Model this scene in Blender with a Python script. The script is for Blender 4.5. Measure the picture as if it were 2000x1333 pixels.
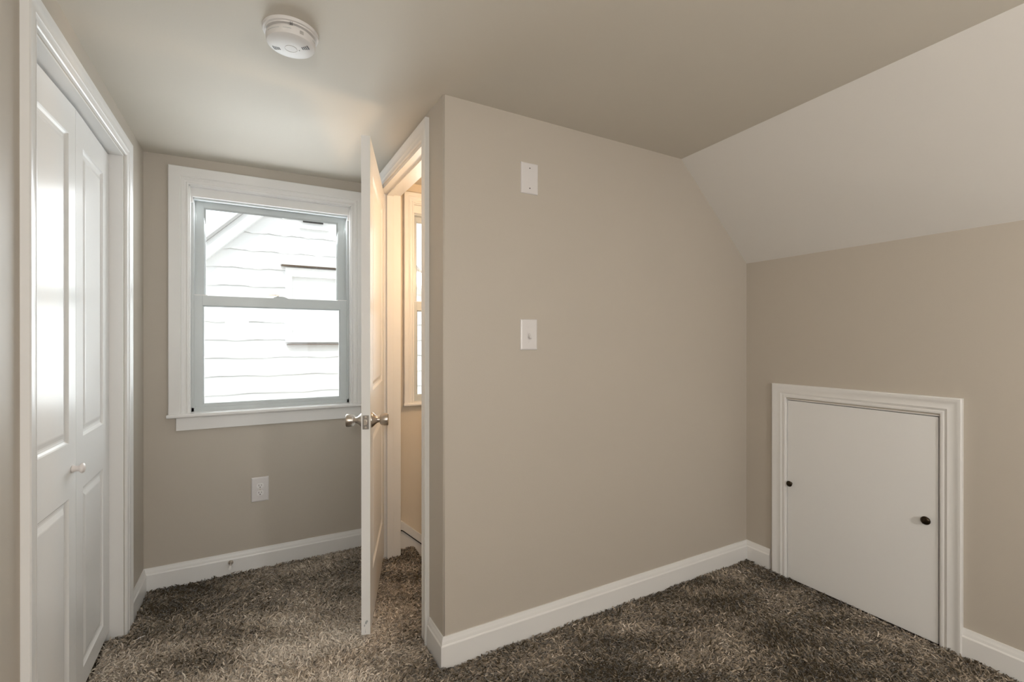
import bpy, bmesh, math, random
import numpy as np
from mathutils import Vector, Matrix

for o in list(bpy.data.objects): bpy.data.objects.remove(o)
S = bpy.context.scene
C = S.collection
random.seed(7)
rng = np.random.default_rng(11)

# ------------------------------------------------------------------ camera, exposure, world, lights
CAM_H = 1.22
cam_data = bpy.data.cameras.new('camera'); cam = bpy.data.objects.new('camera', cam_data); C.objects.link(cam)
cam_data.sensor_width = 36.0; cam_data.lens = 912.8 / 2000 * 36.0; cam_data.clip_start = 0.02; cam_data.clip_end = 200
cam.location = (0, 0, CAM_H)
cam.rotation_euler = (math.pi / 2 - 0.001, 0, -0.501)
S.camera = cam
S.view_settings.view_transform = 'Standard'; S.view_settings.look = 'None'
S.view_settings.gamma = 1.0; S.view_settings.use_curve_mapping = False
S.view_settings.exposure = 0.0

SKY = 1.85
world = bpy.data.worlds.new('world'); S.world = world; world.use_nodes = True
nt = world.node_tree; nt.nodes.clear()
wo = nt.nodes.new('ShaderNodeOutputWorld'); bg = nt.nodes.new('ShaderNodeBackground')
tc = nt.nodes.new('ShaderNodeTexCoord'); sx = nt.nodes.new('ShaderNodeSeparateXYZ'); cr = nt.nodes.new('ShaderNodeValToRGB')
nt.links.new(tc.outputs['Generated'], sx.inputs[0]); nt.links.new(sx.outputs['Z'], cr.inputs[0])
cr.color_ramp.elements[0].position = 0.0; cr.color_ramp.elements[0].color = (0.86, 0.90, 0.96, 1)
cr.color_ramp.elements[1].position = 0.7; cr.color_ramp.elements[1].color = (0.97, 0.99, 1.0, 1)
nt.links.new(cr.outputs[0], bg.inputs[0]); bg.inputs[1].default_value = SKY
nt.links.new(bg.outputs[0], wo.inputs[0])

def light(name, kind, loc, rot, energy, color, **kw):
    d = bpy.data.lights.new(name, kind); d.energy = energy; d.color = color
    for k, v in kw.items(): setattr(d, k, v)
    o = bpy.data.objects.new(name, d); o.location = loc; o.rotation_euler = rot; C.objects.link(o); return o
SUN_E, WIN_E, HWIN_E, BACK_E, ROOM_E, FLOOR_E, HALL_E = 2.0, 23.0, 6.0, 3.0, 48.0, 40.0, 14.5
light('sun', 'SUN', (0, -6, 8), (math.radians(38), math.radians(-14), 0), SUN_E, (1, .98, .95), angle=0.05)
# daylight coming in at the windows (sky and bright ground outside), placed in the plane of each window
light('window_daylight', 'AREA', (0.10, 3.09, 1.42), (math.radians(-76), 0, 0), WIN_E, (.93, .97, 1), shape='RECTANGLE', size=.76, size_y=1.08)
light('stair_window_daylight', 'AREA', (1.16, 3.09, 1.42), (math.radians(-90), 0, 0), HWIN_E, (.93, .97, 1), shape='RECTANGLE', size=.62, size_y=1.08)
light('back_window_daylight', 'AREA', (0.82, -3.07, 1.36), (math.radians(90), 0, 0), BACK_E, (1, .98, .95), shape='RECTANGLE', size=1.4, size_y=1.2)
# two fill lamps added behind the camera, and the stair-hall light: the lamp bodies are built further down
ROOM_FILL = (-0.20, -0.60, 1.45)
light('room_fill_light', 'POINT', ROOM_FILL, (0, 0, 0), ROOM_E, (1, .97, .92), shadow_soft_size=0.12)
FLOOR_FILL = (1.40, -0.85, 1.27)
light('floor_fill_light', 'POINT', FLOOR_FILL, (0, 0, 0), FLOOR_E, (1, .97, .92), shadow_soft_size=0.12)
HALL_LAMP = (1.15, 2.00, 1.72)
light('hall_lamp_light', 'POINT', HALL_LAMP, (0, 0, 0), HALL_E, (1, .70, .43), shadow_soft_size=0.06)

# ------------------------------------------------------------------ measures of the room (metres)
XL, YF, XA, YM, XK = -0.488, 2.898, 0.6256, 1.6876, 2.4416
XS, HK = 1.9157, 1.6554
YB = -2.9
YH = 2.76            # window wall of the stair hall
XH = 0.745           # hall side of the door wall
FL = -0.03           # underlay level, pile tips reach z = 0
def shear(v):        # the door wall is a little out of square
    return Vector((v[0] - 0.016 * (v[1] - YM) / 0.98, v[1], v[2]))

# ------------------------------------------------------------------ materials
def mat(name, base, rough=0.5, metal=0.0, spec=0.5, bump=None, var=None, coat=0.0, sheen=0.0):
    m = bpy.data.materials.new(name); m.use_nodes = True
    n = m.node_tree; p = n.nodes['Principled BSDF']
    p.inputs['Base Color'].default_value = (*base, 1); p.inputs['Roughness'].default_value = rough
    p.inputs['Metallic'].default_value = metal; p.inputs['Specular IOR Level'].default_value = spec
    p.inputs['Coat Weight'].default_value = coat; p.inputs['Sheen Weight'].default_value = sheen
    t = n.nodes.new('ShaderNodeTexCoord')
    if var:
        sc, amt = var
        z = n.nodes.new('ShaderNodeTexNoise'); z.inputs['Scale'].default_value = sc; z.inputs['Detail'].default_value = 4
        n.links.new(t.outputs['Object'], z.inputs['Vector'])
        r = n.nodes.new('ShaderNodeValToRGB')
        r.color_ramp.elements[0].position = .3; r.color_ramp.elements[1].position = .7
        r.color_ramp.elements[0].color = (*[max(0, c * (1 - amt)) for c in base], 1)
        r.color_ramp.elements[1].color = (*[min(1, c * (1 + amt)) for c in base], 1)
        n.links.new(z.outputs[0], r.inputs[0]); n.links.new(r.outputs[0], p.inputs['Base Color'])
    if bump:
        sc, st = bump
        z = n.nodes.new('ShaderNodeTexNoise'); z.inputs['Scale'].default_value = sc; z.inputs['Detail'].default_value = 3
        n.links.new(t.outputs['Object'], z.inputs['Vector'])
        b = n.nodes.new('ShaderNodeBump'); b.inputs['Strength'].default_value = st; b.inputs['Distance'].default_value = 0.002
        n.links.new(z.outputs[0], b.inputs['Height']); n.links.new(b.outputs[0], p.inputs['Normal'])
    return m
M = {}
M['wall'] = mat('greige_wall_paint', (.50, .45, .385), .55, bump=(260, .12), var=(1.2, .012))
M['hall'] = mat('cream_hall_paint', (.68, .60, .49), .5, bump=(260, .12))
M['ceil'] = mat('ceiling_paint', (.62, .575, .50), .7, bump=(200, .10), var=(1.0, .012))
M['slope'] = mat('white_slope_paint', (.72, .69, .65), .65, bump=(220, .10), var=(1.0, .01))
M['trim'] = mat('white_trim_paint', (.78, .765, .745), .32, spec=.4, bump=(90, .05))
M['door'] = mat('white_door_paint', (.79, .78, .765), .26, spec=.22, bump=(60, .06))
M['vinyl'] = mat('window_vinyl', (.56, .59, .59), .32)
M['plastic'] = mat('white_plastic', (.80, .78, .77), .35)
M['detector'] = mat('detector_plastic', (.70, .675, .655), .5)
M['plate'] = mat('white_plate', (.70, .67, .66), .30)
M['door'].node_tree.nodes['Principled BSDF'].inputs['IOR'].default_value = 1.27
M['dark'] = mat('dark_slot_and_shade', (.015, .013, .012), .6)
M['nickel'] = mat('satin_nickel', (.56, .50, .44), .28, metal=1.0, bump=(400, .03))
M['latch'] = mat('latch_steel', (.30, .28, .26), .35, metal=1.0)
M['bronze'] = mat('oil_rubbed_bronze', (.035, .024, .012), .30, metal=.7)
M['knobw'] = mat('painted_wood_knob', (.78, .72, .69), .30)
M['rubber'] = mat('white_rubber', (.80, .78, .76), .6)
M['scuff'] = mat('scuff_mark', (.42, .44, .44), .7)
M['siding'] = mat('white_shingle_siding', (.86, .86, .86), .8, bump=(30, .3), var=(3, .02))
M['roof'] = mat('grey_roof_shingles', (.40, .39, .38), .9)
M['brick'] = mat('weathered_wood_brown', (.16, .11, .08), .9)
M['grass'] = mat('lawn_green', (.12, .16, .06), .95, var=(2, .3))
M['gravel'] = mat('pale_concrete', (.62, .61, .58), .9, var=(2, .1))
M['opal'] = mat('opal_glass', (.85, .82, .76), .4)
M['backing'] = mat('carpet_backing', (.050, .038, .028), 1.0, var=(90, .5), bump=(140, 1.0))

def glass():
    m = bpy.data.materials.new('window_glass'); m.use_nodes = True; n = m.node_tree; n.nodes.clear()
    o = n.nodes.new('ShaderNodeOutputMaterial'); mx = n.nodes.new('ShaderNodeMixShader'); fr = n.nodes.new('ShaderNodeFresnel')
    tr = n.nodes.new('ShaderNodeBsdfTransparent'); gl = n.nodes.new('ShaderNodeBsdfGlossy')
    tr.inputs[0].default_value = (.95, .97, .97, 1); gl.inputs['Roughness'].default_value = 0.0; fr.inputs[0].default_value = 1.45
    n.links.new(fr.outputs[0], mx.inputs[0]); n.links.new(tr.outputs[0], mx.inputs[1]); n.links.new(gl.outputs[0], mx.inputs[2])
    n.links.new(mx.outputs[0], o.inputs[0]); return m
M['glass'] = glass()

def carpet_mat():
    m = bpy.data.materials.new('shag_yarn'); m.use_nodes = True; n = m.node_tree; p = n.nodes['Principled BSDF']
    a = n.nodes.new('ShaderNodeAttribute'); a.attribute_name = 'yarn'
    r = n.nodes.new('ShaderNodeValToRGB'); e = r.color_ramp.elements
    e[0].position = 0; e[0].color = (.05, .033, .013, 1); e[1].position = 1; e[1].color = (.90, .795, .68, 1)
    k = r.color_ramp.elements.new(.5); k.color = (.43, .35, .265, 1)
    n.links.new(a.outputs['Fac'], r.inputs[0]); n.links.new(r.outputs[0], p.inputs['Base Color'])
    p.inputs['Roughness'].default_value = .75; p.inputs['Specular IOR Level'].default_value = .25
    p.inputs['Sheen Weight'].default_value = .5; p.inputs['Sheen Roughness'].default_value = .5
    return m
M['yarn'] = carpet_mat()

# ------------------------------------------------------------------ helpers
def link(name, bm, m, parent=None, smooth=False, angle=None, bevel=0, merge=True):
    me = bpy.data.meshes.new(name)
    if merge:
        bmesh.ops.remove_doubles(bm, verts=bm.verts, dist=1e-6)
        bmesh.ops.recalc_face_normals(bm, faces=bm.faces)
    if bevel:
        es = [e for e in bm.edges if len(e.link_faces) == 2 and e.calc_face_angle(0) > .5]
        bmesh.ops.bevel(bm, geom=es, offset=bevel, segments=2, profile=.5, affect='EDGES', clamp_overlap=True)
    if smooth:
        for f in bm.faces: f.smooth = True
        if angle:
            for e in bm.edges:
                if len(e.link_faces) == 2 and e.calc_face_angle(0) > math.radians(angle): e.smooth = False
    bm.to_mesh(me); bm.free()
    o = bpy.data.objects.new(name, me); C.objects.link(o); me.materials.append(m)
    if parent: o.parent = parent
    return o
def tag(o, label=None, cat=None, group=None, kind=None):
    if label: o['label'] = label
    if cat: o['category'] = cat
    if group: o['group'] = group
    if kind: o['kind'] = kind
    return o
def empty(name, loc=(0, 0, 0)):
    o = bpy.data.objects.new(name, None); o.empty_display_size = .05; C.objects.link(o); o.location = loc; return o
def box(bm, x0, x1, y0, y1, z0, z1, f=None):
    vs = [(x, y, z) for x in (x0, x1) for y in (y0, y1) for z in (z0, z1)]
    v = [bm.verts.new(f(p) if f else p) for p in vs]
    for q in ((0, 1, 3, 2), (4, 6, 7, 5), (0, 4, 5, 1), (2, 3, 7, 6), (0, 2, 6, 4), (1, 5, 7, 3)):
        bm.faces.new([v[i] for i in q])
def boxes(*bs, f=None):
    bm = bmesh.new()
    for b in bs: box(bm, *b, f=f)
    return bm
def prism(bm, pts, a0, a1, mp):          # polygon pts (u,v) swept a0..a1, mp(u,v,a)
    A = [bm.verts.new(mp(u, v, a0)) for u, v in pts]; B = [bm.verts.new(mp(u, v, a1)) for u, v in pts]
    bm.faces.new(A); bm.faces.new(B[::-1])
    for i in range(len(pts)):
        j = (i + 1) % len(pts); bm.faces.new([A[i], B[i], B[j], A[j]])
def sweep(bm, path, prof, mp, closed=False, cap=True):
    """mitred moulding: prof = (offset to the left of the path, height); mp(u, v, h)"""
    n = len(path); rows = []
    for i in range(n):
        p = Vector(path[i])
        def nrm(a, b):
            d = (Vector(b) - Vector(a)).normalized(); return Vector((-d.y, d.x))
        if closed: n1 = nrm(path[i - 1], path[i]); n2 = nrm(path[i], path[(i + 1) % n])
        else:
            n1 = nrm(path[i - 1], path[i]) if i > 0 else None; n2 = nrm(path[i], path[i + 1]) if i < n - 1 else None
            n1 = n1 or n2; n2 = n2 or n1
        m = (n1 + n2); m = m / (m.length_squared / 2) if m.length > 1e-6 else n1
        # m . n1 == 1
        rows.append([bm.verts.new(mp(p.x + m.x * o, p.y + m.y * o, h)) for o, h in prof])
    k = len(prof)
    for i in range(n if closed else n - 1):
        a, b = rows[i], rows[(i + 1) % n]
        for j in range(k): bm.faces.new([a[j], a[(j + 1) % k], b[(j + 1) % k], b[j]])
    if cap and not closed: bm.faces.new(rows[0]); bm.faces.new(rows[-1][::-1])
def lathe(bm, prof, mp, seg=32):         # prof (r, t); mp(a, b, t)
    rows = []
    for r, t in prof:
        if r < 1e-6: rows.append([bm.verts.new(mp(0, 0, t))])
        else: rows.append([bm.verts.new(mp(r * math.cos(2 * math.pi * i / seg), r * math.sin(2 * math.pi * i / seg), t)) for i in range(seg)])
    for a, b in zip(rows, rows[1:]):
        for i in range(seg):
            j = (i + 1) % seg
            if len(a) == 1 and len(b) == 1: continue
            if len(a) == 1: bm.faces.new([a[0], b[i], b[j]])
            elif len(b) == 1: bm.faces.new([a[i], b[0], a[j]])
            else: bm.faces.new([a[i], b[i], b[j], a[j]])

far = lambda u, v, h: Vector((u, YF - h, v))
hallw = lambda u, v, h: Vector((u, YH - h, v))
left = lambda u, v, h: Vector((XL + h, u, v))
knee = lambda u, v, h: Vector((XK - h, -u, v))
doorw = lambda u, v, h: shear((XA - h, -u, v))
mainw = lambda u, v, h: Vector((u, YM - h, v))

# ------------------------------------------------------------------ the shell
def struct(name, bm, m, label, cat, **kw):
    return tag(link(name, bm, m, **kw), label, cat, kind='structure')

OC = (1.592, 2.505, 2.0)                  # closet opening y0 y1 ztop
bm = boxes((XL - .11, XL, YB, OC[0], FL, 2.24), (XL - .11, XL, OC[1], YF + .15, FL, 2.24), (XL - .11, XL, OC[0], OC[1], OC[2], 2.24))
struct('wall_left', bm, M['wall'], 'greige painted wall around the white closet doors', 'wall')
# closet cavity behind the doors
bm = boxes((XL - .75, XL - .70, 1.3, 2.8, FL, 2.3), (XL - .70, XL - .11, 1.3, 1.36, FL, 2.3), (XL - .70, XL - .11, 2.74, 2.8, FL, 2.3), (XL - .70, XL - .11, 1.36, 2.74, 2.24, 2.3))
struct('wall_closet', bm, M['wall'], 'walls inside the closet behind the white folding doors', 'wall')

WX0, WX1, WZ0, WZ1 = -0.302, 0.496, 0.845, 2.02     # window 1 rough opening inside casing
bm = boxes((XL - .11, WX0, YF, YF + .16, FL, 2.24), (WX1, XH, YF, YF + .16, FL, 2.24), (WX0, WX1, YF, YF + .16, FL, WZ0 - .02), (WX0, WX1, YF, YF + .16, WZ1, 2.24))
struct('wall_far', bm, M['wall'], 'greige wall with the double-hung window above an outlet', 'wall')

HX0, HX1, HZ0, HZ1 = 0.832, 1.50, 0.845, 2.05
bm = boxes((XH, HX0, YH, YF + .16, FL - 1.5, 2.24), (HX1, 3.3, YH, YF + .16, FL - 1.5, 2.24), (HX0, HX1, YH, YF + .16, FL - 1.5, HZ0 - .02), (HX0, HX1, YH, YF + .16, HZ1, 2.24))
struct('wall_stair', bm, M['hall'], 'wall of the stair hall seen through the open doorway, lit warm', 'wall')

# door wall with its opening (out of square by under a degree)
DY0, DY1, DZ = 1.915, 2.668, 2.063
bm = boxes((XA, XH, YM + .002, DY0, FL, 2.20), (XA, XH, DY1, YF, FL, 2.24), (XA, XH, DY0, DY1, DZ, 2.24), f=shear)
struct('wall_doorway', bm, M['wall'], 'narrow greige wall that holds the open doorway', 'wall')

# main wall follows the attic roof slope; small rounded outside corner
bm = bmesh.new()
sl = (HK - 2.152) / (XK - XS)
r = .006
cor = [(XA + r - r * math.cos(a), YM + r - r * math.sin(a)) for a in [i * math.pi / 12 for i in range(7)]]
poly = cor + [(XS, YM), (XK, YM), (XK, YM + .12), (XS, YM + .12), (XA, YM + .12)]
def topz(x): return 2.20 if x <= XS else 2.20 + sl * (x - XS)
lo = [bm.verts.new((x, y, FL - (1.5 if y > YM + .05 else 0))) for x, y in poly]; hi = [bm.verts.new((x, y, topz(x) if x <= XS + 1e-6 else HK + .02)) for x, y in poly]
for v in lo: v.co.z = FL
bm.faces.new(lo); bm.faces.new(hi[::-1])
for i in range(len(poly)):
    j = (i + 1) % len(poly); f = bm.faces.new([lo[i], lo[j], hi[j], hi[i]])
    if i < 6: f.smooth = True
struct('wall_main', bm, M['wall'], 'large greige wall with the light switch and blank plate', 'wall')
bm = boxes((XH, 3.3, YM + .125, YM + .23, -2.2, 2.24), (3.3, 3.4, YM + .12, YF + .16, -2.2, 2.24))
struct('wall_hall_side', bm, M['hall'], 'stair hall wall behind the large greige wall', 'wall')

# knee wall with access opening
AY0, AY1, AZ = 0.830, 1.458, 0.914
bm = boxes((XK, XK + .10, YB, AY0, FL, HK + .03), (XK, XK + .10, AY1, YM + .12, FL, HK + .03), (XK, XK + .10, AY0, AY1, AZ, HK + .03))
struct('wall_right', bm, M['wall'], 'low knee wall with the small access door', 'wall')
bm = boxes((XK + .6, XK + .65, YB, YM + .2, FL, 1.2), (XK + .1, XK + .6, YM + .12, YM + .2, FL, 1.2), (XK + .1, XK + .65, YB, YM + .2, 1.2, 1.25), (XK + .1, XK + .65, YB - .1, YB, FL, 1.2))
struct('wall_attic', bm, M['backing'], 'dark boards of the crawl space behind the small access door', 'wall')

# sloped ceiling part
bm = bmesh.new()
nrm = Vector((-(HK - 2.152), 0, XK - XS)).normalized()
yy = [(YM + .001, 2.152), (.47, 2.180), (YB, 2.20)]
T = [bm.verts.new((XS, y, z)) for y, z in yy]; B = [bm.verts.new((XK + .004, y, HK - .002)) for y, z in yy]
T2 = [bm.verts.new((XS + .04, y, z + .1)) for y, z in yy]; B2 = [bm.verts.new((XK + .12, y, HK + .03)) for y, z in yy]
for i in range(2):
    bm.faces.new([T[i], T[i + 1], B[i + 1], B[i]]); bm.faces.new([T2[i], B2[i], B2[i + 1], T2[i + 1]])
    bm.faces.new([T[i], T2[i], T2[i + 1], T[i + 1]]); bm.faces.new([B[i], B[i + 1], B2[i + 1], B2[i]])
bm.faces.new([T[0], B[0], B2[0], T2[0]]); bm.faces.new([T[2], T2[2], B2[2], B[2]])
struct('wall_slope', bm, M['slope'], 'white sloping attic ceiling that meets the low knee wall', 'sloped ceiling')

# flat ceiling, slightly uneven as surveyed
xs = [XL - .1, XL, XA, XS, XS + .03]; ys = [YB, .47, 1.70, YF, YF + .15]
Z = {0: [2.186, 2.186, 2.183, 2.20, 2.20], 1: [2.184, 2.184, 2.180, 2.180, 2.181], 2: [2.170, 2.170, 2.159, 2.152, 2.152], 3: [2.155, 2.155, 2.167, 2.167, 2.167], 4: [2.155, 2.155, 2.167, 2.167, 2.167]}
bm = bmesh.new(); G = [[bm.verts.new((x, y, Z[j][i])) for i, x in enumerate(xs)] for j, y in enumerate(ys)]
G2 = [[bm.verts.new((x, y, 2.26)) for i, x in enumerate(xs)] for j, y in enumerate(ys)]
nx, ny = len(xs), len(ys)
for j in range(ny - 1):
    for i in range(nx - 1):
        f = bm.faces.new([G[j][i], G[j][i + 1], G[j + 1][i + 1], G[j + 1][i]]); f.smooth = True
        bm.faces.new([G2[j][i], G2[j + 1][i], G2[j + 1][i + 1], G2[j][i + 1]])
for j in range(ny - 1):
    for i in (0, nx - 1): bm.faces.new([G[j][i], G[j + 1][i], G2[j + 1][i], G2[j][i]])
for i in range(nx - 1):
    for j in (0, ny - 1): bm.faces.new([G[j][i], G[j][i + 1], G2[j][i + 1], G2[j][i]])
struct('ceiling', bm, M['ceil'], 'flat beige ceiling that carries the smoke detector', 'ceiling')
bm = boxes((XS + .03, 3.4, YM + .12, YF + .16, 2.17, 2.26))
struct('ceiling', bm, M['ceil'], 'ceiling above the stair hall behind the doorway', 'ceiling')

# back of the room, with the window that lights it from behind the camera
BX0, BX1, BZ0, BZ1 = 0.10, 1.55, 0.75, 1.98
bm = boxes((XL - .11, BX0, YB - .14, YB, FL, 2.26), (BX1, XK + .12, YB - .14, YB, FL, 2.26), (BX0, BX1, YB - .14, YB, FL, BZ0), (BX0, BX1, YB - .14, YB, BZ1, 2.26))
struct('wall_back', bm, M['wall'], 'greige wall behind the camera with a wide window', 'wall')

# floor slab and shag pile
bm = boxes((XL - .75, XK + .65, YB, YM + .10, FL - .12, FL), (XL - .75, .835, YM + .10, YF + .15, FL - .12, FL))
struct('floor', bm, M['backing'], 'floor of the attic room under the dark brown shag carpet', 'floor')

def pile():
    f = .0
    def inside(x, y):
        a = (x > XL + .016) & (x < XK - .015) & (y > -.6) & (y < YM - .016)
        b = (x > XL + .016) & (x < XA - .018) & (y >= YM - .016) & (y < YF - .016)
        c = (x >= XA - .018) & (x < .828) & (y > DY0 + .004) & (y < DY1 - .004)
        c2 = (x >= XH + .0) & (x < .828) & (y > YM + .24) & (y < YH - .018)
        e = (x > XL - .10) & (x <= XL + .016) & (y > OC[0] + .01) & (y < OC[1] - .005)
        return a | b | c | c2 | e
    N0 = 470000
    x = rng.uniform(XL - .05, XK, N0); y = rng.uniform(-.5, YF, N0)
    d = x * .4803 + y * .877
    dens = np.clip((d - .75) / .55, 0, 1)
    k = inside(x, y) & (rng.random(N0) < dens)
    x, y, d = x[k], y[k], d[k]; n = len(x)
    def field(px, py, s, seed):          # smooth value noise in [-1, 1]
        r = np.random.default_rng(seed); o = 0
        for a in range(7):
            ax, ay, ph = r.normal(0, s), r.normal(0, s), r.uniform(0, 6.28)
            o = o + np.sin(px * ax + py * ay + ph)
        return o / 2.6
    ang = field(x, y, 4.0, 1) * 2.2 + field(x, y, 14., 2) * 1.1 + rng.normal(0, .9, n)
    lean = np.clip(.75 + .28 * field(x, y, 6., 3) + rng.normal(0, .28, n), .15, 1.35)
    L = rng.uniform(.021, .036, n)
    K = 4
    P = np.zeros((n, K, 3)); P[:, 0] = np.stack([x, y, np.full(n, FL + .001)], 1)
    bend = rng.normal(0, .75, n); tw = rng.normal(0, .8, n)
    seg = (L / (K - 1))[:, None]
    for i in range(1, K):
        l = lean + (i - 1) * (.28 + .35 * np.abs(bend)); l = np.minimum(l, 1.95)
        a = ang + (i - 1) * tw
        dv = np.stack([np.sin(l) * np.cos(a), np.sin(l) * np.sin(a), np.cos(l)], 1)
        P[:, i] = P[:, i - 1] + dv * seg
    ins = inside(x, y)
    e_ = .022; edge = ~(inside(x + e_, y) & inside(x - e_, y) & inside(x, y + e_) & inside(x, y - e_))
    P[:, :, 2] = np.minimum(P[:, :, 2], np.where(edge, -.007, .004)[:, None])
    # keep the yarn off the walls
    for i in range(1, K):
        q = inside(P[:, i, 0], P[:, i, 1]); bad = ~q
        P[bad, i, 0] = P[bad, 0, 0]; P[bad, i, 1] = P[bad, 0, 1]
    tan = P[:, -1] - P[:, 0]; tan /= np.linalg.norm(tan, axis=1, keepdims=True) + 1e-9
    rv = rng.normal(0, 1, (n, 3)); rv[:, 2] *= .5
    side = np.cross(tan, rv); side /= np.linalg.norm(side, axis=1, keepdims=True) + 1e-9
    up = np.cross(side, tan)
    w = rng.uniform(.0018, .0029, n)[:, None]
    taper = np.array([.8, 1.0, 1.0, .55])
    # V-section ribbon, three verts across: reads as a round twisted yarn
    V = np.zeros((n, K, 3, 3))
    for i in range(K):
        V[:, i, 0] = P[:, i] - side * w * taper[i]
        V[:, i, 1] = P[:, i] + up * w * .8 * taper[i]
        V[:, i, 2] = P[:, i] + side * w * taper[i]
    verts = V.reshape(-1, 3)
    base = (np.arange(n) * K * 3)[:, None, None]
    fl = []
    for i in range(K - 1):
        for j in range(2):
            a = i * 3 + j; fl.append([a, a + 1, a + 4, a + 3])
    faces = (base + np.array(fl)[None]).reshape(-1, 4)
    me = bpy.data.meshes.new('carpet_pile')
    nv, nf = len(verts), len(faces)
    me.vertices.add(nv); me.vertices.foreach_set('co', verts.ravel().astype(np.float32))
    me.loops.add(nf * 4); me.loops.foreach_set('vertex_index', faces.ravel().astype(np.int32))
    me.polygons.add(nf); me.polygons.foreach_set('loop_start', (np.arange(nf) * 4).astype(np.int32))
    me.polygons.foreach_set('use_smooth', np.ones(nf, bool))
    at = me.attributes.new('yarn', 'FLOAT', 'POINT')
    lit_patch = 1 / (1 + np.exp((x - .60 + .10 * np.sin(y * 5)) / .12)) / (1 + np.exp((y - 2.42 - .15 * np.sin(x * 6)) / .24))       # window light painted into the yarn: paler by closet and door
    tone = np.clip((.11 + .66 * lit_patch + .15 * field(x, y, 5., 5) + .12 * field(x, y, 18., 6) + rng.normal(0, .20, n)), 0, 1)
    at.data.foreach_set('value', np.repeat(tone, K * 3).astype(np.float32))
    me.update(calc_edges=True); me.validate()
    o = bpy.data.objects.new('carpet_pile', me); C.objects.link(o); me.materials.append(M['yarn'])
    tag(o, 'dark brown shag carpet pile covering the floor', 'carpet', kind='stuff')
pile()

# ------------------------------------------------------------------ trim: baseboards and casings
BASE = [(0, FL), (.014, FL), (.014, .058), (.0125, .0615), (.0105, .064), (.0085, .074), (.006, .082), (.004, .0905), (0, .0905)]
def base(name, path, label, f=None):
    bm = bmesh.new()
    sweep(bm, path, BASE, (lambda u, v, h: f((u, v, h))) if f else (lambda u, v, h: Vector((u, v, h))))
    # profile offset runs to the left of the path
    return struct(name, bm, M['trim'], label, 'baseboard')
base('baseboard_main', [(XK, 1.545), (XK, YM), (XA, YM), (XA - .0026, 1.833)], 'white baseboard along the large wall and round its corner')
base('baseboard_far', [(XA - .02, YF), (XL, YF), (XL, 2.585)], 'white baseboard under the window with the door stop on it')
base('baseboard_right', [(XK, YB), (XK, .770)], 'white baseboard along the knee wall past the access door')
base('baseboard_left', [(XL, 1.522), (XL, YB)], 'white baseboard on the closet wall near the camera')
base('baseboard_back', [(XL, YB), (XK, YB)], 'white baseboard behind the camera')

# colonial casing profile: (offset outward from the inner edge, height)
CAS = lambda w: [(0, 0), (0, .008), (.003, .0105), (.010, .0115), (.014, .0095), (.018, .0105), (.26 * w + .006, .0145), (.42 * w, .0135), (.55 * w, .0125), (.72 * w, .0140), (.84 * w, .0185), (w - .004, .0190), (w, .0165), (w, 0)]

# ------------------------------------------------------------------ closet: bifold doors
def panel_door(W, H, T, panels, both=True):
    """moulded slab: x 0..W, y 0..T (face at y=0), z 0..H, panels = (x0,x1,z0,z1) of the frame opening"""
    bm = bmesh.new()
    LO = [(0, 0), (.003, .0035), (.009, .0075), (.016, .0085), (.021, .0080), (.036, .0022), (.040, .0015)]
    def face(y, s):
        xs = sorted({0, W} | {p[0] for p in panels} | {p[1] for p in panels}); zs = sorted({0, H} | {p[2] for p in panels} | {p[3] for p in panels})
        for i in range(len(xs) - 1):
            for j in range(len(zs) - 1):
                cx, cz = (xs[i] + xs[i + 1]) / 2, (zs[j] + zs[j + 1]) / 2
                if any(p[0] < cx < p[1] and p[2] < cz < p[3] for p in panels): continue
                bm.faces.new([bm.verts.new((a, y, b)) for a, b in ((xs[i], zs[j]), (xs[i + 1], zs[j]), (xs[i + 1], zs[j + 1]), (xs[i], zs[j + 1]))])
        for p in panels:
            prev = None
            for o, d in LO:
                ring = [bm.verts.new((a, y + s * d, b)) for a, b in ((p[0] + o, p[2] + o), (p[1] - o, p[2] + o), (p[1] - o, p[3] - o), (p[0] + o, p[3] - o))]
                if prev:
                    for q in range(4): bm.faces.new([prev[q], prev[(q + 1) % 4], ring[(q + 1) % 4], ring[q]])
                prev = ring
            bm.faces.new(prev)
    face(0, 1)
    if both: face(T, -1)
    else: bm.faces.new([bm.verts.new(c) for c in ((0, T, 0), (W, T, 0), (W, T, H), (0, T, H))])
    for q in (((0, 0, 0), (0, T, 0), (0, T, H), (0, 0, H)), ((W, 0, 0), (W, T, 0), (W, T, H), (W, 0, H)), ((0, 0, 0), (W, 0, 0), (W, T, 0), (0, T, 0)), ((0, 0, H), (W, 0, H), (W, T, H), (0, T, H))):
        bm.faces.new([bm.verts.new(c) for c in q])
    bmesh.ops.remove_doubles(bm, verts=bm.verts, dist=1e-5)
    return bm
def place(bm, mtx):
    bm.transform(mtx); return bm

d2 = tag(empty('door_2', (XL, 2.05, 0)), 'white folding closet doors with moulded panels and a round knob', 'closet door', kind='structure')
off2 = Matrix.Translation(Vector((-XL, -2.05, 0)))
LW = .4535
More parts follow.
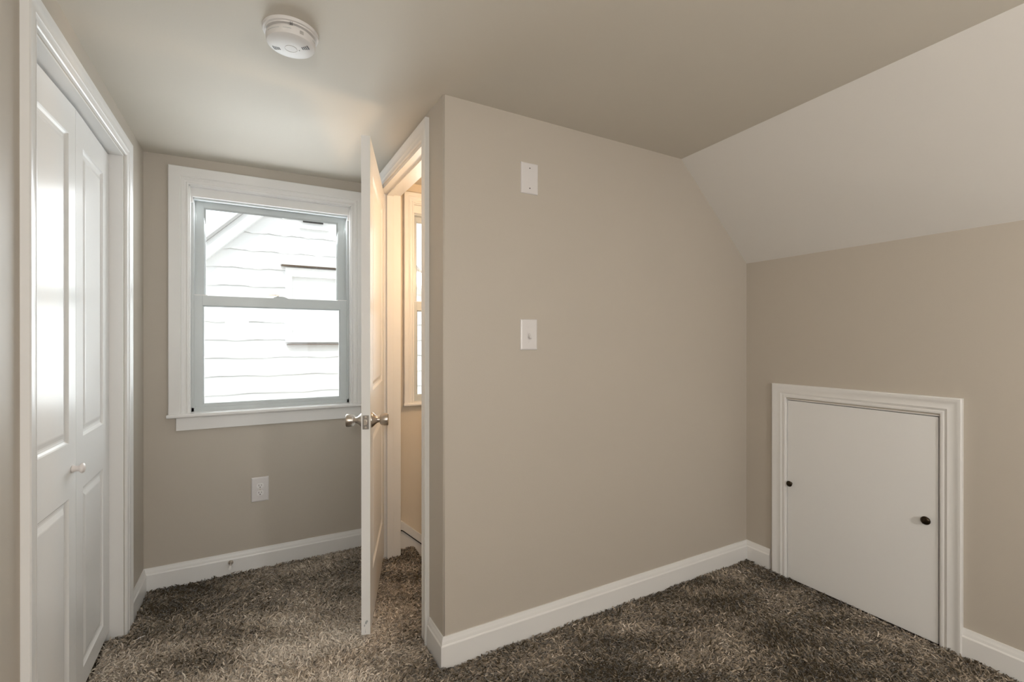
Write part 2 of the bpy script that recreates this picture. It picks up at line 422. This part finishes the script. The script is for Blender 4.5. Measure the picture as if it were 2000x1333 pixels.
# leaf near the camera: from (x -.535, y 1.595) to the fold (x -.523, y 2.048)
def leaf(p0, p1, panels, name):
    dx, dy = p1[0] - p0[0], p1[1] - p0[1]; W = math.hypot(dx, dy)
    ax = Vector((dx, dy, 0)).normalized(); ny = Vector((-ax.y, ax.x, 0))       # into the closet is -x side
    if ny.x > 0: ny = -ny
    bm = panel_door(W, 1.968, .030, panels)
    m = Matrix(((ax.x, ny.x, 0, p0[0]), (ax.y, ny.y, 0, p0[1]), (0, 0, 1, .018), (0, 0, 0, 1)))
    place(bm, off2 @ m)
    return link(name, bm, M['door'], d2, bevel=0)
pz = [(.070, .695), (.872, 1.865)]
l1 = leaf((-.534, 1.594), (-.523, 2.0475), [(.105, .395, a, b) for a, b in pz], 'door_panel')
l2 = leaf((-.523, 2.0495), (-.534, 2.500), [(.080, .352, a, b) for a, b in pz], 'door_panel')
bm = bmesh.new()
kp = [(0, 0), (.0125, 0), (.0125, .003), (.0095, .007), (.0085, .013), (.0105, .018), (.0155, .022), (.0165, .026), (.014, .030), (.008, .0325), (0, .033)]
lathe(bm, kp, lambda a, b, t: Vector((-.5235 + t - XL, 2.015 + a - 2.05, .803 + b)))
kb = link('knob', bm, M['knobw'], l1, smooth=True, angle=50); kb['label'] = 'small round white wooden knob'
# jamb lining and head
bm = boxes((XL - .105, XL, OC[0] - .001, OC[0] + .004, FL, OC[2]), (XL - .105, XL, OC[1] - .004, OC[1] + .001, FL, OC[2]), (XL - .105, XL, OC[0], OC[1], OC[2] - .006, OC[2]))
bm.transform(off2); link('door_jamb', bm, M['trim'], d2)
bm = boxes((XL - .075, XL - .055, OC[0] + .01, OC[1] - .01, OC[2] - .014, OC[2] - .006)); bm.transform(off2); link('door_track', bm, M['latch'], d2)
bm = bmesh.new()
sweep(bm, [(OC[0] - .002, FL), (OC[0] - .002, OC[2] + .004), (OC[1] + .011, OC[2] + .004), (OC[1] + .011, FL)], CAS(.068), left)
bm.transform(off2); link('door_casing', bm, M['trim'], d2, smooth=True, angle=25)

# ------------------------------------------------------------------ the open bedroom door
PV = shear((XA - .012, DY1 - .004, 0))
d1 = tag(empty('door_1', PV), 'white moulded panel door standing ajar beside the window', 'door', kind='structure')
TH = math.radians(17.6); DW, DH, DT = .735, 2.037, .035
ax = Vector((-math.sin(TH), -math.cos(TH), 0)); ny = Vector((math.cos(TH), -math.sin(TH), 0))
# local x from hinge to leading edge, y from room face to hall face
dm = Matrix(((ax.x, ny.x, 0, 0), (ax.y, ny.y, 0, 0), (0, 0, 1, .019), (0, 0, 0, 1)))
sp = .11
bm = panel_door(DW, DH, DT, [(sp, DW - sp, .215, .800), (sp, DW - sp, .985, DH - .125)])
slab = link('door_slab', place(bm, dm), M['door'], d1)
def dloc(x, y, z): return dm @ Vector((x, y, z))
KZ = .867; KX = DW - .062
rose = [(0, 0), (.033, 0), (.033, .002), (.031, .005), (.024, .012), (.015, .021), (.0125, .026), (.012, .034), (0, .034)]
knobp = [(0, .030), (.0125, .032), (.018, .034), (.0225, .037), (.0245, .042), (.0262, .052), (.0268, .060), (.0262, .066), (.0245, .0675), (.020, .066), (.016, .0672), (0, .0675)]
for s, y0 in ((-1, 0), (1, DT)):
    bm = bmesh.new(); lathe(bm, rose, lambda a, b, t: dloc(KX + a, y0 + s * t, KZ + b), 40); rs = link('rosette', bm, M['nickel'], slab, smooth=True, angle=40)
    bm = bmesh.new(); lathe(bm, knobp, lambda a, b, t: dloc(KX + a, y0 + s * t, KZ + b), 40); kn = link('door_knob', bm, M['nickel'], slab, smooth=True, angle=40)
    kn['label'] = 'brushed metal round knob'
bm = bmesh.new(); box(bm, DW - .001, DW + .0012, .005, .030, KZ - .0285, KZ + .0285, f=lambda p: dloc(*p)); lp = link('latch_plate', bm, M['latch'], slab, bevel=.0004)
bm = bmesh.new()
for q in (-.021, .021): lathe(bm, [(0, 0), (.0042, 0), (.004, .0009), (0, .0012)], lambda a, b, t: dloc(DW + .0012 + t, .0175 + a, KZ + q + b), 16)
link('screw', bm, M['nickel'], slab, smooth=True, angle=40)
bm = bmesh.new(); prism(bm, [(-.007, -.010), (.001, -.010), (.006, -.0075), (.0078, -.003), (.0078, .003), (.006, .0075), (.001, .010), (-.007, .010)], DW + .001, DW + .0095, lambda u, v, a: dloc(a, .0175 + u, KZ + v))
lt = link('latch_bolt', bm, M['nickel'], slab, bevel=.0008)
# scuff at the foot of the leading edge
bm = bmesh.new()
for (a, b, c, e) in ((.014, .023, .045, .052), (.018, .027, .052, .056), (.010, .016, .036, .040), (.015, .017, .010, .020)):
    prism(bm, [(a, c), ((a + b) / 2, c - .004), (b, c + .002), (b - .002, e), ((a + b) / 2, e + .004), (a + .001, e)], DW - .0002, DW + .0002, lambda u, v, t: dloc(t, u, v))
link('scuff_mark', bm, M['scuff'], slab)
for hz in (.25, 1.02, 1.80):
    bm = bmesh.new()
    lathe(bm, [(0, -.046), (.0045, -.046), (.006, -.044), (.006, .044), (.0045, .046), (0, .046)], lambda a, b, t: Vector((-.004 + a, .004 + b, hz + t)), 14)
    link('hinge', bm, M['nickel'], d1, smooth=True, angle=40)
# frame
off1 = Matrix.Translation(-PV)
g = lambda p: shear(p)
bm = boxes((XA - .001, XH + .001, DY0 - .006, DY0 + .006, FL, DZ), (XA - .001, XH + .001, DY1 - .002, DY1 + .006, FL, DZ), (XA - .001, XH + .001, DY0, DY1, DZ - .012, DZ + .004), f=g)
bm.transform(off1); link('door_jamb', bm, M['trim'], d1)
bm = boxes((XA + .040, XA + .075, DY0 + .006, DY0 + .016, FL, DZ - .012), (XA + .040, XA + .075, DY1 - .012, DY1 - .002, FL, DZ - .012), (XA + .040, XA + .075, DY0 + .016, DY1 - .012, DZ - .022, DZ - .012), f=g)
bm.transform(off1); link('stop_moulding', bm, M['trim'], d1, bevel=.001)
bm = bmesh.new()
sweep(bm, [(-DY1 - .004, FL), (-DY1 - .004, DZ + .002), (-DY0 + .001, DZ + .002), (-DY0 + .001, FL)], CAS(.070), doorw)
bm.transform(off1); link('door_casing', bm, M['trim'], d1, smooth=True, angle=25)
bm = boxes((XA + .006, XA + .034, DY0 + .005, DY0 + .0072, .858, .915), f=g); bm.transform(off1); link('strike_plate', bm, M['latch'], d1)

# ------------------------------------------------------------------ windows
def window(name, f, x0, x1, z0, z1, cw, stile, loc, label, yw, latch=True, board=True, apron=True):
    W = tag(empty(name, loc), label, 'window', kind='structure'); off = Matrix.Translation(-Vector(loc))
    def add(n, bm, m, p=None, **kw):
        bm.transform(off); return link(n, bm, m, p or W, **kw)
    h = lambda u, v, d: f(u, v, -d)         # d = depth into the wall
    def hb(*bs):
        bm = bmesh.new()
        for (a, b, c, d_, e, g_) in bs:
            t = bmesh.new(); box(t, a, b, e, g_, c, d_, f=lambda p: h(p[0], p[2], p[1]))
            bmesh.ops.recalc_face_normals(t, faces=t.faces)
            bmesh.ops.bevel(t, geom=list(t.edges), offset=.0009, segments=1, profile=.5, affect='EDGES', clamp_overlap=True)
            tm = bpy.data.meshes.new('t'); t.to_mesh(tm); t.free(); bm.from_mesh(tm); bpy.data.meshes.remove(tm)
        return bm
    # casing: wide flat, stepped bead near the inner edge
    w = cw
    prof = [(0, 0), (0, .010), (.003, .012), (.008, .012), (.011, .009), (.018, .010), (.024, .015), (.030, .018), (.033, .0165), (.036, .0195), (w - .003, .0195), (w, .017), (w, 0)]
    bm = bmesh.new(); sweep(bm, [(x0, z0), (x0, z1), (x1, z1), (x1, z0)], prof, f); add('casing', bm, M['trim'], smooth=True, angle=28)
    # jamb lining
    add('window_frame', hb((x0 - .001, x0 + .006, z0 - .015, z1, 0, .16), (x1 - .006, x1 + .001, z0 - .015, z1, 0, .16), (x0, x1, z1 - .006, z1 + .001, 0, .16), (x0, x1, z0 - .02, z0 - .012, .0, .16)), M['trim'], merge=False)
    if board: add('head_board', hb((x0 + .001, x1 - .001, z1 - .052, z1 + .001, .022, .040)), M['trim'], merge=False)
    # stool and apron
    bm = bmesh.new(); so = w + .006
    prism(bm, [(-.034, z0 - .012), (-.030, z0 - .017), (-.004, z0 - .018), (.05, z0 - .018), (.05, z0 + .004), (-.030, z0 + .002), (-.034, z0 - .003)], x0 - so, x1 + so, lambda d, v, u: h(u, v, d) if d < 0.0005 else h(min(max(u, x0 + .001), x1 - .001), v, d))
    add('window_sill', bm, M['trim'], bevel=.0012)
    if apron: add('apron', hb((x0 - w + .032, x1 + w - .032, z0 - .083, z0 - .0175, -.014, 0)), M['trim'], merge=False)
    # vinyl frame
    a0, a1, b0, b1 = x0 + .006, x1 - .006, z0 + .002, z1 - (.048 if board else .006)
    k0 = stile * .33
    fr = hb((a0, a0 + .012, b0, b1, .038, .115), (a1 - .012, a1, b0, b1, .038, .115), (a0, a1, b1 - .014, b1, .038, .115), (a0, a1, b0, b0 + .022, .038, .115), (a0, a0 + .019, 1.44, b1, .0748, .079), (a1 - .024, a1, 1.44, b1, .0748, .079))
    add('vinyl_frame', fr, M['vinyl'], merge=False)
    add('tilt_stop', hb((a0 - .001, a0 + .009, b1 - .034, b1 - .001, .026, .040), (a1 - .009, a1 + .001, b1 - .034, b1 - .001, .026, .040)), M['plastic'], merge=False)
    def sash(sx0, sx1, sz0, sz1, st, top, bot, d0, d1, lug):
        gx0, gx1, gz0, gz1 = sx0 + st, sx1 - st, sz0 + bot, sz1 - top
        bm = hb((sx0, gx0, sz0, sz1, d0, d1), (gx1, sx1, sz0, sz1, d0, d1), (gx0, gx1, gz1, sz1, d0, d1), (gx0, gx1, sz0, gz0, d0, d1))
        s = add('sash', bm, M['vinyl'], merge=False)
        bm = bmesh.new()                     # sloped glazing bead
        sweep(bm, [(gx0, gz0), (gx0, gz1), (gx1, gz1), (gx1, gz0)], [(.001, -d0 - .001), (-.001, -d0 - .002), (-.007, -d0 - .010), (-.007, -d0 - .014), (.001, -d0 - .014)], f, closed=True)
        add('glazing_bead', bm, M['vinyl'], s)
        if lug:
            bm = hb((sx0, sx0 + .062, sz1 - .001, sz1 + .0045, d0 + .002, d1), (sx1 - .055, sx1, sz1 - .001, sz1 + .0045, d0 + .002, d1)); add('tilt_latch', bm, M['plastic'], s, merge=False)
        bm = hb((gx0 - .004, gx1 + .004, gz0 - .004, gz1 + .004, d0 + .012, d0 + .016)); add('pane', bm, M['glass'], s)
        return s
    mz = 1.458
    lo_ = sash(a0 + .010, a1 - .010, b0 + .012, mz, stile, .052, .022, .046, .074, True)
    up_ = sash(a0 + .015, a1 - .020, mz - .045, b1 - .010, stile, .032, .035, .078, .104, False)
    if latch:
        cx = (x0 + x1) / 2 + .018
        bm = bmesh.new()
        prism(bm, [(-.030, 0), (.046, 0), (.040, .005), (.016, .011), (-.010, .011), (-.028, .004)], .048, .076, lambda u, v, d: h(cx + u, mz + v, d))
        lk = add('sash_lock', bm, M['vinyl'], lo_, bevel=.0015)
        bm = bmesh.new()
        prism(bm, [(-.046, .0105), (.004, .0115), (.008, .020), (-.038, .0205), (-.048, .017)], .050, .068, lambda u, v, d: h(cx - .006 + u, mz + v, d)); add('lock_lever', bm, M['nickel'], lk, bevel=.001)
    return W
window('window_1', far, WX0, WX1, WZ0, WZ1, .085, .038, (0.097, YF, WZ0), 'white double-hung window with wide casing on the far wall', YF)
window('window_2', hallw, HX0, HX1, HZ0, HZ1, .060, .020, (1.16, YH, HZ0), 'narrow strip of white window seen through the doorway', YH, latch=False, apron=False)
bm = boxes((BX0 - .08, BX1 + .08, YB, YB + .018, BZ0 - .08, BZ0), (BX0 - .08, BX1 + .08, YB, YB + .018, BZ1, BZ1 + .08), (BX0 - .08, BX0, YB, YB + .018, BZ0, BZ1), (BX1, BX1 + .08, YB, YB + .018, BZ0, BZ1), (BX0, BX1, YB - .09, YB - .05, (BZ0 + BZ1) / 2 - .03, (BZ0 + BZ1) / 2 + .03), ((BX0 + BX1) / 2 - .03, (BX0 + BX1) / 2 + .03, YB - .09, YB - .05, BZ0, BZ1))
w3 = struct('window_3', bm, M['trim'], 'wide white window in the wall behind the camera', 'window')

# ------------------------------------------------------------------ knee-wall access door
d3 = tag(empty('door_3', (XK, 1.144, 0)), 'small flat white access door in the knee wall with two dark knobs', 'access door', kind='structure')
off3 = Matrix.Translation(Vector((-XK, -1.144, 0)))
bm = boxes((XK + .002, XK + .020, AY0 + .008, AY1 - .003, -.022, AZ - .007)); bm.transform(off3); dp = link('door_panel', bm, M['door'], d3, bevel=.001)
bm = boxes((XK - .001, XK + .09, AY0 - .001, AY0 + .003, FL, AZ), (XK - .001, XK + .09, AY1 - .0015, AY1 + .001, FL, AZ), (XK - .001, XK + .09, AY0, AY1, AZ - .003, AZ + .001), (XK + .024, XK + .04, AY0 + .003, AY0 + .018, FL, AZ - .003), (XK + .024, XK + .04, AY1 - .018, AY1 - .003, FL, AZ - .003), (XK + .024, XK + .04, AY0, AY1, AZ - .018, AZ - .003))
bm.transform(off3); link('door_jamb', bm, M['trim'], d3)
bm = bmesh.new()
sweep(bm, [(-AY1 - .001, FL), (-AY1 - .001, AZ + .008), (-AY0 + .001, AZ + .008), (-AY0 + .001, FL)], CAS(.070), knee)
bm.transform(off3); link('door_casing', bm, M['trim'], d3, smooth=True, angle=25)
for ky in (AY1 - .022, AY0 + .042):
    bm = bmesh.new(); s = .9 if ky > 1.2 else 1.05
    lathe(bm, [(0, 0), (.008, 0), (.0065, .003), (.0055, .009), (.009, .013), (.0155, .017), (.0165, .0195), (.0145, .023), (.009, .0255), (0, .0262)], lambda a, b, t: Vector((XK + .002 - t * s, ky + a * s, .476 + b * s)), 28)
    bm.transform(off3); k_ = link('knob', bm, M['bronze'], dp, smooth=True, angle=60); k_['label'] = 'small dark bronze knob'

# ------------------------------------------------------------------ plates on the walls
def plate_bm(f, cx, cz, w, hh):
    bm = bmesh.new(); b = .0035; t = .0062
    R = []
    for o, d in ((0, 0), (0, .0022), (.0012, .0042), (b, .0056), (b + .003, t)):
        R.append([bm.verts.new(f(cx + sx_ * (w / 2 - o), cz + sz_ * (hh / 2 - o), d)) for sx_, sz_ in ((-1, -1), (1, -1), (1, 1), (-1, 1))])
    for a, c in zip(R, R[1:]):
        for q in range(4): bm.faces.new([a[q], a[(q + 1) % 4], c[(q + 1) % 4], c[q]])
    bm.faces.new(R[-1]); bm.faces.new(R[0][::-1]); return bm
def disc(f, cx, cz, r, d0, d1, seg=16, prof=None):
    bm = bmesh.new(); lathe(bm, prof or [(0, d0), (r, d0), (r, d1), (0, d1)], lambda a, b, t: f(cx + a, cz + b, t), seg); return bm
def rel(bm, o): bm.transform(Matrix.Translation(-o.location)); return bm

s1 = tag(empty('light_switch', (1.003, YM, 1.245)), 'white toggle light switch plate at the middle of the greige wall', 'light switch')
sp_ = link('switch_plate', rel(plate_bm(mainw, 1.003, 1.245, .081, .129), s1), M['plate'], s1, bevel=0)
bm = bmesh.new(); box(bm, .998 - .0045, .998 + .0105, 0.0062, .0070, 1.2335, 1.2585, f=lambda p: mainw(p[0], p[2], p[1])); link('toggle_frame', rel(bm, s1), M['plate'], s1)
bm = bmesh.new(); prism(bm, [(1.252, .006), (1.236, .006), (1.226, .0175), (1.231, .0215)], 1.003 - .0045, 1.003 + .0045, lambda v, d, u: mainw(u, v, d)); link('toggle', rel(bm, s1), M['plate'], s1, bevel=.0008)
for q in (-.030, .030): link('screw', rel(disc(mainw, 1.003, 1.245 + q, .0032, .006, .0073), s1), M['plate'], s1)

s2 = tag(empty('blank_plate', (1.006, YM, 1.900)), 'blank white wall plate with two dark screw holes high on the greige wall', 'wall plate')
link('cover_plate', rel(plate_bm(mainw, 1.006, 1.900, .083, .129), s2), M['plate'], s2)
for q in (-.042, .042): link('screw_hole', rel(disc(mainw, 1.006, 1.900 + q, .0027, .0058, .0066), s2), M['dark'], s2)

s3 = tag(empty('wall_outlet', (.019, YF, .409)), 'white duplex electrical outlet on the wall below the window', 'outlet')
link('cover_plate', rel(plate_bm(far, .019, .409, .084, .132), s3), M['plate'], s3)
for q in (-.0195, .0195):
    bm = bmesh.new(); pr = []
    for i in range(24):
        a = 2 * math.pi * i / 24; pr.append((.0172 * math.cos(a), max(-.0135, min(.0135, .0172 * math.sin(a)))))
    prism(bm, pr, .0055, .0078, lambda u, v, d: far(.019 + u, .409 + q + v, d)); rc = link('receptacle', rel(bm, s3), M['plastic'], s3, bevel=.0005)
    bm = bmesh.new()
    for ox, hh in ((-.0064, .0042), (.0064, .0034)): box(bm, .019 + ox - .0011, .019 + ox + .0011, .0070, .0081, .409 + q + .003 - hh, .409 + q + .003 + hh, f=lambda p: far(p[0], p[2], p[1]))
    lathe(bm, [(0, .007), (.0028, .007), (.0028, .0081), (0, .0081)], lambda a, b, t: far(.019 + a, .409 + q - .0078 + b, t), 12)
    link('socket_slots', rel(bm, s3), M['dark'], rc)
link('screw', rel(disc(far, .019, .409, .0030, .006, .0073), s3), M['nickel'], s3)

# ------------------------------------------------------------------ door stop on the far baseboard
ds = tag(empty('door_stop', (-.118, YF - .014, .034)), 'small metal door stop with a white tip on the far baseboard', 'door stop')
fs = lambda a, b, t: Vector((-.118 + a, YF - .014 - t, .044 - t * .03 + b))
bm = bmesh.new(); lathe(bm, [(0, 0), (.0125, 0), (.0125, .003), (.010, .007), (.006, .010), (.0055, .012), (0, .012)], fs, 24); link('base_cup', rel(bm, ds), M['nickel'], ds, smooth=True, angle=50)
bm = bmesh.new(); lathe(bm, [(0, .010), (.0042, .010), (.0042, .058), (0, .058)], fs, 16); link('rod', rel(bm, ds), M['nickel'], ds, smooth=True, angle=50)
bm = bmesh.new(); lathe(bm, [(0, .054), (.0085, .054), (.009, .056), (.009, .068), (.0075, .071), (0, .0715)], fs, 20); link('rubber_tip', rel(bm, ds), M['rubber'], ds, smooth=True, angle=50)

lt_ = bmesh.new()
pt = [(-.423, 2.394, .0060), (-.417, 2.399, .0075), (-.409, 2.401, .0078), (-.401, 2.407, .0070)]
for (x_, y_, z_), (x2, y2, z2) in zip(pt, pt[1:]): prism(lt_, [(-.0009, 0), (.0009, 0), (.0006, .0014), (-.0006, .0014)], 0, 1, lambda u, v, t: Vector((x_ + (x2 - x_) * t - u * .7, y_ + (y2 - y_) * t + u * .7, z_ + (z2 - z_) * t + v)))
tag(link('thread', lt_, M['rubber']), 'short white thread lying on the brown carpet near the closet', 'thread')

# ------------------------------------------------------------------ smoke detector
SX, SY, SZ = .0945, 1.585, 2.1655
sd = tag(empty('smoke_detector', (SX, SY, SZ)), 'round white smoke detector on the ceiling', 'smoke detector')
cz_ = lambda a, b, t: Vector((a, b, -t))
bm = bmesh.new(); lathe(bm, [(0, -.004), (.079, -.004), (.079, .004), (.0775, .008), (.0725, .0095), (.0715, .0125), (.062, .0128), (0, .013)], cz_, 64); link('mounting_base', bm, M['detector'], sd, smooth=True, angle=30)
bm = bmesh.new(); lathe(bm, [(0, .012), (.062, .012), (.062, .0175), (.0675, .018), (.0695, .020), (.0690, .036), (.0665, .0405), (.060, .0435), (.048, .0470), (.030, .0490), (.0185, .0493), (.0180, .0485), (.0165, .0485), (.0160, .0495), (0, .0500)], cz_, 64); body = link('housing', bm, M['detector'], sd, smooth=True, angle=35)
def arc(bm, r0, r1, a0, a1, t0, t1, n=8):
    A = [(a0 + (a1 - a0) * i / n) for i in range(n + 1)]
    pts = [(r1 * math.cos(a), r1 * math.sin(a)) for a in A] + [(r0 * math.cos(a), r0 * math.sin(a)) for a in A[::-1]]
    prism(bm, pts, t0, t1, lambda u, v, t: cz_(u, v, t))
va = math.radians(-28)
for base_a in (va, va + math.pi):
    for i, rr in enumerate((.034, .0395, .045, .0505)):
        bm = bmesh.new(); arc(bm, rr, rr + .0030, base_a - .17, base_a + .17, .042, .0493 - (rr - .03) * .111 - max(0, rr - .046) * .12)
        link('sound_slot', bm, M['dark'], body)
for a0, a1 in ((-1.95, -1.62), (-2.75, -2.10), (-.6, -.35), (.4, 1.4), (2.2, 2.9)):
    bm = bmesh.new(); arc(bm, .060, .0697, a0, a1, .0275, .0287, 10); link('vent_slot', bm, M['scuff'], body)
bm = bmesh.new()
for t_ in (.0255, .0290, .0325): arc(bm, .060, .0698, -1.28, -1.12, t_, t_ + .0012, 4)
link('printed_label', bm, M['latch'], body)
bm = bmesh.new()
for a0 in (-1.66, -1.59): arc(bm, .060, .0725, a0, a0 + .012, .008, .0165, 2)
link('release_tab', bm, M['dark'], body)
bm = bmesh.new(); lathe(bm, [(0, .046), (.0016, .046), (.0016, .0500), (0, .0503)], lambda a, b, t: cz_(.0235 * math.cos(va + .4) + a, .0235 * math.sin(va + .4) + b, t), 12); link('indicator_light', bm, M['scuff'], body)

# ------------------------------------------------------------------ stair hall
bm = boxes((.800, .826, YM + .23, YH, -.22, -.016), (.833, 1.10, YM + .23, YH, -.26, -.19), (1.08, 1.10, YM + .23, YH, -.45, -.19), (1.08, 1.36, YM + .23, YH, -.46, -.39), (1.34, 1.36, YM + .23, YH, -.65, -.39), (1.34, 1.62, YM + .23, YH, -.66, -.59), (1.60, 3.3, YM + .23, YH, -.90, -.79), (XH, .80, YM + .23, YH, -.05, -.032))
st = tag(link('staircase', bm, M['backing']), 'carpeted stairs that go down behind the open doorway', 'stairs')
st['kind'] = 'structure'
# white skirt board on the window wall with its cap moulding, both falling with the stairs
sk = -.887
bm = bmesh.new()
prism(bm, [(XH, FL), (XH, .100), (.762, .0885), (1.62, .0885 + sk * .858), (1.62, -1.1), (.84, -.42), (.84, FL)], 0.0, .014, lambda u, v, d: hallw(u, v, d))
trs = struct('trim_1', bm, M['trim'], 'white stair skirt board seen through the doorway', 'skirt board')
bm = bmesh.new()
prism(bm, [(XH, .153), (XH, .102), (.762, .0945), (1.62, .0945 + sk * .858), (1.62, .146 + sk * .858), (.762, .146)], 0.0, .024, lambda u, v, d: hallw(u, v, d))
tr2 = struct('trim_2', bm, M['trim'], 'white sloping cap moulding above the stair skirt board', 'moulding', bevel=.002)

bm = bmesh.new(); prism(bm, [(.75, .100), (.75, .090), (.762, .0865), (1.62, .0865 + sk * .858), (1.62, .096 + sk * .858), (.762, .096)], .001, .0145, lambda u, v, d: hallw(u, v, d)); link('shade_strip', bm, M['dark'], tr2)  # dark strip painted in for the shade below the cap moulding
def fill_pendant(loc, ztop, label):
    e = tag(empty('fill_pendant', (loc[0], loc[1], ztop)), label, 'fill lamp')
    bm = bmesh.new(); lathe(bm, [(0, -.003), (.06, -.003), (.06, .012), (.045, .020), (0, .020)], cz_, 40); link('canopy', bm, M['nickel'], e, smooth=True, angle=40)
    bm = bmesh.new(); lathe(bm, [(0, .018), (.018, .018), (.018, .055), (0, .055)], cz_, 24); link('socket', bm, M['plastic'], e, smooth=True, angle=40)
    bm = bmesh.new(); lathe(bm, [(0, .05), (.004, .05), (.004, ztop - loc[2] - .13), (0, ztop - loc[2] - .13)], cz_, 12); link('fill_pendant_cord', bm, M['plastic'], e)
    return e
wl = tag(empty('wall_lamp', (HALL_LAMP[0], YM + .23, HALL_LAMP[2])), 'small bare-bulb wall lamp in the stair hall', 'wall lamp')
wm_ = lambda a, b, t: Vector((a, t, b))
bm = bmesh.new(); lathe(bm, [(0, -.001), (.045, -.001), (.045, .010), (.02, .016), (0, .016)], wm_, 32); link('canopy', bm, M['nickel'], wl, smooth=True, angle=40)
fill_pendant(ROOM_FILL, 2.183, 'added bare-bulb fill pendant behind the camera')  # pendant body made up to carry the added room fill light
fl_ = tag(empty('fill_stand', (FLOOR_FILL[0], FLOOR_FILL[1], FL)), 'added fill lamp on a slim metal stand behind the camera', 'floor lamp')  # stand made up to carry the second added fill light
up_ = lambda a, b, t: Vector((a, b, t))
bm = bmesh.new(); lathe(bm, [(0, 0), (.13, 0), (.13, .012), (.02, .025), (0, .025)], up_, 40); link('base', bm, M['nickel'], fl_, smooth=True, angle=40)
bm = bmesh.new(); lathe(bm, [(0, .02), (.009, .02), (.009, 1.13), (0, 1.13)], up_, 20); link('fill_stand_pole', bm, M['nickel'], fl_, smooth=True, angle=40)
bm = bmesh.new(); lathe(bm, [(0, 1.12), (.02, 1.12), (.02, 1.16), (0, 1.16)], up_, 20); link('socket', bm, M['plastic'], fl_, smooth=True, angle=40)

# ------------------------------------------------------------------ outside
GY = 6.0; AX, AZ_ = .613, 3.35
hs = tag(empty('neighbouring_house', (AX, GY, -3.0)), 'white shingled gable house outside the window', 'house')
offh = Matrix.Translation(-Vector(hs.location))
def hl(n, bm, m, p=None, **kw):
    bm.transform(offh); return link(n, bm, m, p or hs, **kw)
bm = bmesh.new(); Y1 = GY
ex = .2
z = -3.0; rows = []
zs_ = 1.024 - ex * 20
for i in range(34):
    zb = zs_ + i * ex + .005; zt = zb + ex - .010
    if zb > AZ_ - .25: break
    half = min(3.6, (AZ_ - .10 - zb) / 1.01); halft = min(3.6, max(.02, (AZ_ - .10 - zt) / 1.01))
    n = 40; lower = []; upper = []
    for k_ in range(n + 1):
        t_ = k_ / n; wob = .006 * math.sin(t_ * 37 + i * 2.1) + .004 * math.sin(t_ * 91 + i)
        lower.append((AX - half + 2 * half * t_, zb + wob)); upper.append((AX - halft + 2 * halft * t_, zt + .006))
    lv = [bm.verts.new((x_, Y1 - .022, z_)) for x_, z_ in lower]; lb = [bm.verts.new((x_, Y1 + .0, z_)) for x_, z_ in lower]; uv = [bm.verts.new((x_, Y1 - .004, z_)) for x_, z_ in upper]
    for k_ in range(n):
        bm.faces.new([lv[k_], lv[k_ + 1], uv[k_ + 1], uv[k_]]); bm.faces.new([lb[k_], lb[k_ + 1], lv[k_ + 1], lv[k_]])
hw = hl('siding', bm, M['siding'])
bm = bmesh.new(); prism(bm, [(AX - 3.6, -3.0), (AX + 3.6, -3.0), (AX + 3.6, AZ_ - 3.7), (AX, AZ_ - .08), (AX - 3.6, AZ_ - 3.7)], GY + .001, GY + 5, lambda u, v, a: Vector((u, a, v))); hl('wall', bm, M['siding'])
for s in (-1, 1):
    bm = bmesh.new(); prism(bm, [(AX, AZ_), (AX + s * 4.0, AZ_ - 4.0), (AX + s * 4.0, AZ_ - 4.19), (AX, AZ_ - .19)], GY - .12, GY + .02, lambda u, v, a: Vector((u, a, v))); hl('rake_board', bm, M['siding'])
    bm = bmesh.new(); prism(bm, [(AX - s * .02, AZ_ + .045), (AX + s * 4.03, AZ_ - 4.0), (AX + s * 4.03, AZ_ - 4.03), (AX - s * .02, AZ_ + .005)], GY - .16, GY + 5.1, lambda u, v, a: Vector((u, a, v))); hl('roof', bm, M['roof'])
wn = hl('window', boxes((AX - .317, AX - .25, GY - .06, GY, 1.20, 2.06), (AX + .25, AX + .317, GY - .06, GY, 1.20, 2.06), (AX - .25, AX + .25, GY - .06, GY, 1.96, 2.06), (AX - .25, AX + .25, GY - .05, GY, 1.20, 1.27), (AX - .25, AX + .25, GY - .04, GY, 1.60, 1.64)), M['siding'])
hl('drip_cap', boxes((AX - .37, AX + .37, GY - .11, GY, 2.088, 2.11)), M['siding'], wn)
hl('flashing', boxes((AX - .36, AX + .36, GY - .085, GY, 2.076, 2.088)), M['brick'], wn)
hl('sill', boxes((AX - .30, AX + .32, GY - .08, GY, 1.170, 1.179)), M['brick'], wn)
hl('blind', boxes((AX - .25, AX + .25, GY - .02, GY + .001, 1.27, 1.96)), M['siding'], wn)
hl('vent', boxes((AX - .17, AX + .15, GY - .05, GY, 2.53, 2.56), (AX - .17, AX + .15, GY - .05, GY, 2.625, 2.95)), M['siding'])
hl('vent_gap', boxes((AX - .13, AX + .09, GY - .035, GY, 2.610, 2.625)), M['dark'])
bm = boxes((-25, 25, -25, 30, -3.1, -3.0)); g_ = tag(link('ground', bm, M['gravel']), 'pale paved yard between the two houses', 'ground', kind='structure')
